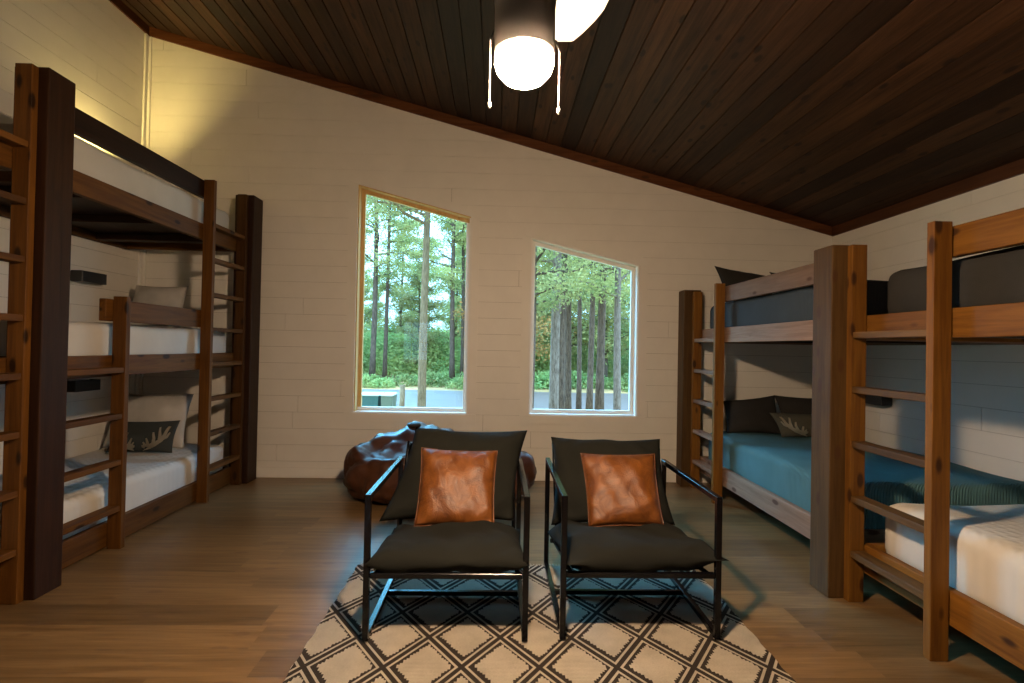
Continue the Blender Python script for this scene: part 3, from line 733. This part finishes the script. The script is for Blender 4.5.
# ------------------------------------------------------------------ ceiling fan with lamp
def fan():
    lx, ly, lz = LAMP
    zc = ztop(lx)
    t = thing('ceiling_fan', (lx, ly, zc), 'ceiling fan with white blades, lit glass bowl and two pull chains', 'ceiling fan')
    nick = newmat('dark_bronze_metal', (.05,.045,.04), .55, .2)
    bm = bmesh.new(); lathe(bm, [(0, .0), (.07, .0), (.072, -.05), (.05, -.075), (0, -.075)], (lx, ly, zc-.005)); link('canopy', bm, nick, t, True)
    bm = bmesh.new(); tube(bm, [(lx, ly, zc-.07), (lx, ly, lz+.44)], .012, 12); link('downrod', bm, nick, t, True)
    bm = bmesh.new(); lathe(bm, [(0, .46), (.03, .455), (.085, .43), (.105, .38), (.105, .28), (.088, .22), (.078, .12), (.078, .004), (0, .004)], (lx, ly, lz)); link('motor_housing', bm, nick, t, True)
    em = bpy.data.materials.new('lit_frosted_glass'); em.use_nodes = True; g = em.node_tree; g.nodes.clear()
    o_ = g.nodes.new('ShaderNodeOutputMaterial'); e = g.nodes.new('ShaderNodeEmission'); e.inputs[0].default_value = (1, .70, .45, 1); e.inputs[1].default_value = LAMP_L
    g.links.new(e.outputs[0], o_.inputs[0])
    bm = bmesh.new(); lathe(bm, [(0, .002), (.069, .002), (.075, -.006), (.076, -.02), (.070, -.040), (.053, -.060), (.03, -.072), (0, -.075)], (lx, ly, lz)); link('glass_bowl', bm, em, t, True)
    blade_m = newmat('white_fan_blade', (.80,.78,.74), .4)
    for deg in (67, 187, -53):
        a = math.radians(deg); d = Vector((math.cos(a), math.sin(a), 0)); p = Vector((-d.y, d.x, 0)); tilt = math.radians(-8)
        o = Vector((lx, ly, lz+.30))
        bm = bmesh.new()
        prof = [(.14, .06), (.20, .11), (.26, .15), (.31, .16), (.36, .13), (.40, .09), (.435, .045), (.46, .004)]
        top = []; bot = []
        for r, hw in prof:
            for s in (1, -1):
                q = o+d*r+p*hw*s*math.cos(tilt)+Vector((0, 0, hw*s*math.sin(tilt)))
                top.append(bm.verts.new(q+Vector((0, 0, .004)))); bot.append(bm.verts.new(q-Vector((0, 0, .004))))
        n = len(prof)
        for i in range(n-1):
            bm.faces.new((top[2*i], top[2*i+1], top[2*i+3], top[2*i+2])); bm.faces.new((bot[2*i], bot[2*i+2], bot[2*i+3], bot[2*i+1]))
            bm.faces.new((top[2*i], top[2*i+2], bot[2*i+2], bot[2*i])); bm.faces.new((top[2*i+1], bot[2*i+1], bot[2*i+3], top[2*i+3]))
        bm.faces.new((top[0], bot[0], bot[1], top[1])); bm.faces.new((top[-2], top[-1], bot[-1], bot[-2]))
        bl = link('blade', bm, blade_m, t)
        bm = bmesh.new(); q0 = o+d*.095; q1 = o+d*.17+Vector((0, 0, -.009)); tube(bm, [q0, q1], [.012, .018], 6); link('blade_iron', bm, nick, bl)
    for dx, ztop_, zbot in ((-.088, .045, -.115), (.092, .02, -.125)):
        bm = bmesh.new(); x = lx+dx
        z = lz+ztop_
        while z > lz+zbot:
            lathe(bm, [(0, -.0022), (.002, 0), (0, .0022)], (x, ly+.01, z), 6); z -= .0046
        ch = link('pull_chain', bm, newmat('white_bead_chain', (.8,.78,.74), .35, .2), t, True)
        bm = bmesh.new(); tube(bm, [(x, ly+.01, lz+ztop_), (x-dx*.12, ly+.01, lz+ztop_+.03)], .003, 6); link('chain_hook', bm, nick, ch)
        bm = bmesh.new(); lathe(bm, [(0, 0), (.004, -.002), (.0045, -.012), (.002, -.018), (0, -.018)], (x, ly+.01, lz+zbot), 10)
        link('chain_pull', bm, newmat('chain_end', (.75,.72,.68), .4), ch, True)
fan()

# ------------------------------------------------------------------ outside
G = -.60
def ray_x(px, Y):      # world x of a pixel column at distance Y
    return (px-497.3)/520*Y - 0.0
grass_m = newmat('forest_floor_grass', (.22,.30,.09), .95); g = N(grass_m)
nn = g.noise(g.coords((1,1,1)), .8, 6, .7); g.l(g.ramp(nn, [(.3, (.20,.14,.05)), (.55, (.40,.22,.07)), (.75, (.45,.22,.09))]), g.b.inputs['Base Color'])
bm = bmesh.new(); box(bm, -90, 90, -60, 120, G-.3, G); tag(link('ground', bm, grass_m), kind='structure')
road_m = newmat('wet_grey_gravel_road', (.12,.07,.05), .6); g = N(road_m); nn = g.noise(g.coords((.6,3,1)), 2, 6, .7); g.l(g.ramp(nn, [(.3, (.085,.055,.040)), (.7, (.14,.085,.06))]), g.b.inputs['Base Color'])
bm = bmesh.new(); box(bm, -90, 90, 13.5, 21.5, G+.001, G+.02); tag(link('road', bm, road_m), 'pale grey gravel drive crossing behind both windows', 'road', kind='structure')
def leaf_mat(name, a, b):
    m = newmat(name, a, .7, 0, .2); g = N(m); oi = g.n('ObjectInfo')
    n = g.noise(g.coords(), 1.3, 3)
    c = g.ramp(n, [(.35, a), (.65, b)])
    hs = g.n('HueSaturation'); g.l(c, hs.inputs['Color']); g.l(g.math('ADD', .485, g.math('MULTIPLY', oi.outputs['Random'], .03)), hs.inputs['Hue']); g.l(g.math('ADD', .75, g.math('MULTIPLY', oi.outputs['Random'], .5)), hs.inputs['Value'])
    g.l(hs.outputs[0], g.b.inputs['Base Color'])
    tr = g.n('BsdfTranslucent'); g.l(hs.outputs[0], tr.inputs[0]); mx = g.n('MixShader'); mx.inputs[0].default_value = .45
    g.l(g.b.outputs[0], mx.inputs[1]); g.l(tr.outputs[0], mx.inputs[2])
    g.l(mx.outputs[0], m.node_tree.nodes['Material Output'].inputs[0])
    return m
needle = leaf_mat('pine_needles', (.22,.25,.085), (.50,.43,.15))
bushm = leaf_mat('bush_leaves', (.20,.30,.10), (.40,.42,.14))
goldm = leaf_mat('autumn_leaves', (.70,.34,.08), (.50,.36,.10))
def bark(name, a, b):
    m = newmat(name, a, .9, 0, .1); g = N(m); n = g.noise(g.coords((14,14,3)), 3, 5, .7)
    g.l(g.ramp(n, [(.35, b), (.65, a)]), g.b.inputs['Base Color']); g.bump(n, .8, .03); return m
bark_a = bark('grey_pine_bark', (.29,.21,.155), (.12,.08,.055))
bark_b = bark('dark_pine_bark', (.17,.11,.075), (.06,.038,.025))
bark_c = bark('tan_pine_bark', (.33,.22,.12), (.17,.105,.055))
def tree_mesh(seed, H_, r0, low, nbr, leaves, spread, lsize):
    R_ = random.Random(seed)
    bt = bmesh.new(); pts = []; rad = []
    n = 12; lx = R_.uniform(-.15, .15); ly = R_.uniform(-.15, .15)
    for i in range(n+1):
        f = i/n; pts.append(Vector((lx*f*f*H_*.12+.03*math.sin(f*7+seed), ly*f*f*H_*.12+.03*math.cos(f*6+seed), f*H_))); rad.append(r0*(1-.75*f)*(1.25 if i == 0 else 1))
    tube(bt, pts, rad, 9)
    bl = bmesh.new()
    def tuft(c, s, k):
        for _ in range(k):
            p = c+Vector((R_.gauss(0, s), R_.gauss(0, s), R_.gauss(0, s*.6)))
            d = Vector((R_.gauss(0, 1), R_.gauss(0, 1), R_.gauss(0, .6))).normalized(); e = d.cross(Vector((R_.gauss(0, 1), R_.gauss(0, 1), R_.gauss(0, 1)))).normalized()
            L = lsize*R_.uniform(.6, 1.3)
            bl.faces.new([bl.verts.new(p), bl.verts.new(p+d*L*.5+e*L*.22), bl.verts.new(p+d*L), bl.verts.new(p+d*L*.5-e*L*.22)])
    for b in range(nbr):
        f = low+(1-low)*(b+R_.random())/nbr
        base = pts[min(int(f*n), n-1)].lerp(pts[min(int(f*n)+1, n)], f*n-int(f*n))
        a = R_.uniform(0, 6.283); ln = spread*(1.15-f*.75)*R_.uniform(.6, 1.1); rise = R_.uniform(.1, .75)
        q = [base]
        for s in range(1, 5):
            k = s/4; q.append(base+Vector((math.cos(a)*ln*k, math.sin(a)*ln*k, rise*ln*k-.12*ln*k*k))+Vector((R_.gauss(0, .04), R_.gauss(0, .04), R_.gauss(0, .04)))*ln)
        tube(bt, q, [r0*.38*(1-.2*s) for s in range(5)], 5, cap=False)
        for s in range(1, 5):
            tuft(q[s], ln*.17, int(leaves/nbr/4))
    me1 = bpy.data.meshes.new('trunk'); bt.to_mesh(me1); bt.free()
    me2 = bpy.data.meshes.new('foliage'); bl.to_mesh(me2); bl.free()
    for p in me1.polygons: p.use_smooth = True
    return me1, me2
near_t = [tree_mesh(11, 9, .075, .40, 30, 17000, 2.3, .08), tree_mesh(12, 11, .085, .27, 34, 17000, 1.7, .08), tree_mesh(13, 12, .07, .36, 26, 15000, 1.6, .08)]
far_t = [tree_mesh(21+i, 13, .13, .12 if i < 2 else .3, 34, 14000, 3.0, .20) for i in range(3)]
protos = {}
def plant_tree(kind, i, x, y, sc, rot, bk, lf, label, group=None, lean=0):
    key = (kind, i, bk.name, lf.name)
    if key not in protos:
        a, b = (near_t if kind == 'n' else far_t)[i]
        a = a.copy(); b = b.copy(); a.materials.append(bk); b.materials.append(lf); protos[key] = (a, b)
    a, b = protos[key]
    t = thing('pine_tree', (x, y, G), label, 'tree', group); t.scale = (sc, sc, sc); t.rotation_euler = (0, lean, rot)
    for nm, me in (('trunk', a), ('foliage', b)):
        o = bpy.data.objects.new(nm, me); C.objects.link(o); o.parent = t
        if nm == 'foliage': o['kind'] = 'stuff'
    return t
# trees that show clearly
plant_tree('n', 0, ray_x(425, 8.2), 8.2, 1.0, 1.1, bark_c, needle, 'tan pine trunk with spreading branches in the middle of the left window')
W2T = [(531, 8.0, 1, .8, bark_b, 'dark pine trunk hugging the left edge of the right window'),
       (557, 8.6, 1, 1.05, bark_a, 'thick grey pine trunk left of centre in the right window'),
       (563.5, 9.3, 2, 1.15, bark_b, 'brown trunk close against the grey one in the right window'),
       (568, 11.0, 1, .95, bark_b, 'third trunk of the close clump in the right window'),
       (579, 14.0, 2, 1.0, bark_b, 'thin trunk right of the clump in the right window'),
       (591.5, 13.0, 1, 1.0, bark_b, 'dark trunk in the middle of the right window'),
       (602.5, 10.5, 2, 1.3, bark_b, 'bicoloured dark trunk right of centre in the right window'),
       (619, 9.6, 1, .9, bark_a, 'pale grey trunk near the right edge of the right window')]
for k, (px, Y, i, sc, bk, lb) in enumerate(W2T): plant_tree('n', i, ray_x(px, Y), Y, sc, k*1.3, bk, needle, lb)
W1T = [(374, 24.0, 1.6, 'slim dark trunk at the left edge of the left window, across the drive'), (387, 25.0, 1.5, 'slim dark trunk behind the bins, across the drive'),
       (452, 24.5, 1.5, 'dark trunk right of the tan pine, across the drive'), (462, 25.5, 1.5, 'dark trunk at the right edge of the left window, across the drive')]
for k, (px, Y, sc, lb) in enumerate(W1T): plant_tree('n', (k % 2)+1, ray_x(px, Y), Y, sc, k*1.9, bark_b, needle, lb)
R_ = random.Random(5); cnt = 0
for row, (Y, n) in enumerate(((25, 11), (29, 12), (34, 13), (40, 14), (48, 15))):
    for i in range(n):
        x = lerp(-.62*Y, .62*Y, (i+.5)/n)+R_.uniform(-1, 1)
        if Y < 30 and -7 < x < -1.0 and R_.random() < .5: continue
        plant_tree('f', R_.randrange(3), x, Y+R_.uniform(-1.5, 1.5), R_.uniform(.55, .95), R_.uniform(0, 6.28), bark_b, needle if R_.random() > .15 else goldm,
                   'tall green pine in the dense forest beyond the gravel drive', 'forest pines beyond the drive')
def bush_mesh(seed, nl=900, ls=1.0):
    R2 = random.Random(seed); bl = bmesh.new()
    for _ in range(nl):
        a = R2.uniform(0, 6.283); el = R2.uniform(0, 1.4); r = R2.uniform(.55, 1)
        p = Vector((math.cos(a)*math.cos(el)*r, math.sin(a)*math.cos(el)*r, math.sin(el)*r*.8))
        d = Vector((R2.gauss(0, 1), R2.gauss(0, 1), R2.gauss(0, 1))).normalized(); e = d.cross(Vector((R2.gauss(0, 1), R2.gauss(0, 1), R2.gauss(0, 1)))).normalized(); L = R2.uniform(.1, .2)*ls
        p.z = max(p.z, .08)
        bl.faces.new([bl.verts.new(p), bl.verts.new(p+d*L*.5+e*L*.28), bl.verts.new(p+d*L), bl.verts.new(p+d*L*.5-e*L*.28)])
    for v in bl.verts: v.co.z = max(v.co.z, 0)
    me = bpy.data.meshes.new('bush'); bl.to_mesh(me); bl.free(); me.materials.append(bushm); return me
bms = [bush_mesh(1), bush_mesh(2)]; tms = [bush_mesh(3, 7000, .36), bush_mesh(4, 7000, .36)]
for i in range(26):
    Y = R_.uniform(22.6, 25); x = lerp(-8.5, 8.5, (i+.5)/26)
    o = bpy.data.objects.new('bush', bms[i % 2]); C.objects.link(o); o.location = (x, Y, G); s = R_.uniform(.5, 1.0); o.scale = (s*1.2, s, s); o.rotation_euler = (0, 0, R_.uniform(0, 6))
    tag(o, 'low bright green bush at the forest edge beyond the gravel drive', 'bush', 'bushes along the forest edge')
for i in range(30):
    Y = (30, 37, 46)[i % 3]+R_.uniform(-1, 1); x = lerp(-.6*Y, .6*Y, (i+.5)/30)
    o = bpy.data.objects.new('thicket', tms[i % 2]); C.objects.link(o); o.location = (x, Y, G); s = R_.uniform(2.6, 4.0)*Y/34; o.scale = (s*1.4, s*.7, s); o.rotation_euler = (0, 0, R_.choice((0, 3.14)))
    tag(o, 'tall green thicket among the trunks deep in the forest', 'thicket', 'thickets deep in the forest')
# bins and a post outside the left window
binm = newmat('dark_green_bin_plastic', (.03,.09,.075), .5); lidm = newmat('pale_bin_lid', (.55,.62,.62), .5)
def bin_(x, y, w, m, lb):
    t = thing('waste_bin', (x, y, G), lb, 'bin')
    bm = bmesh.new(); d = .55; h = .68
    z0 = G+.001; zt_ = z0+h
    b = [(x-w*.43, y-d*.4), (x+w*.43, y-d*.4), (x+w*.43, y+d*.4), (x-w*.43, y+d*.4)]; tp = [(x-w*.5, y-d*.5), (x+w*.5, y-d*.5), (x+w*.5, y+d*.5), (x-w*.5, y+d*.5)]
    vb = [bm.verts.new((*p, z0)) for p in b]; vt = [bm.verts.new((*p, zt_)) for p in tp]
    bm.faces.new(vb[::-1]); bm.faces.new(vt)
    for i in range(4): bm.faces.new((vb[i], vb[(i+1) % 4], vt[(i+1) % 4], vt[i]))
    link('bin_body', bm, m, t)
    bm = bmesh.new(); box(bm, x-w*.54, x+w*.54, y-d*.54, y+d*.54, zt_+.001, zt_+.04, .01); link('bin_lid', bm, lidm, t)
bin_(ray_x(373, 12.2), 12.2, .47, binm, 'dark green bin at the lower left of the left window')
bin_(ray_x(391, 12.2), 12.2, .26, newmat('olive_bin_plastic', (.12,.14,.09), .5), 'smaller olive bin beside the dark green one outside')
bm = bmesh.new(); px = ray_x(403.5, 10.5); tube(bm, [(px, 10.5, G), (px+.01, 10.5, .45)], .055, 10); tag(link('wooden_post', bm, bark_c, None, True), 'short weathered wooden post left of the tan pine outside', 'post')
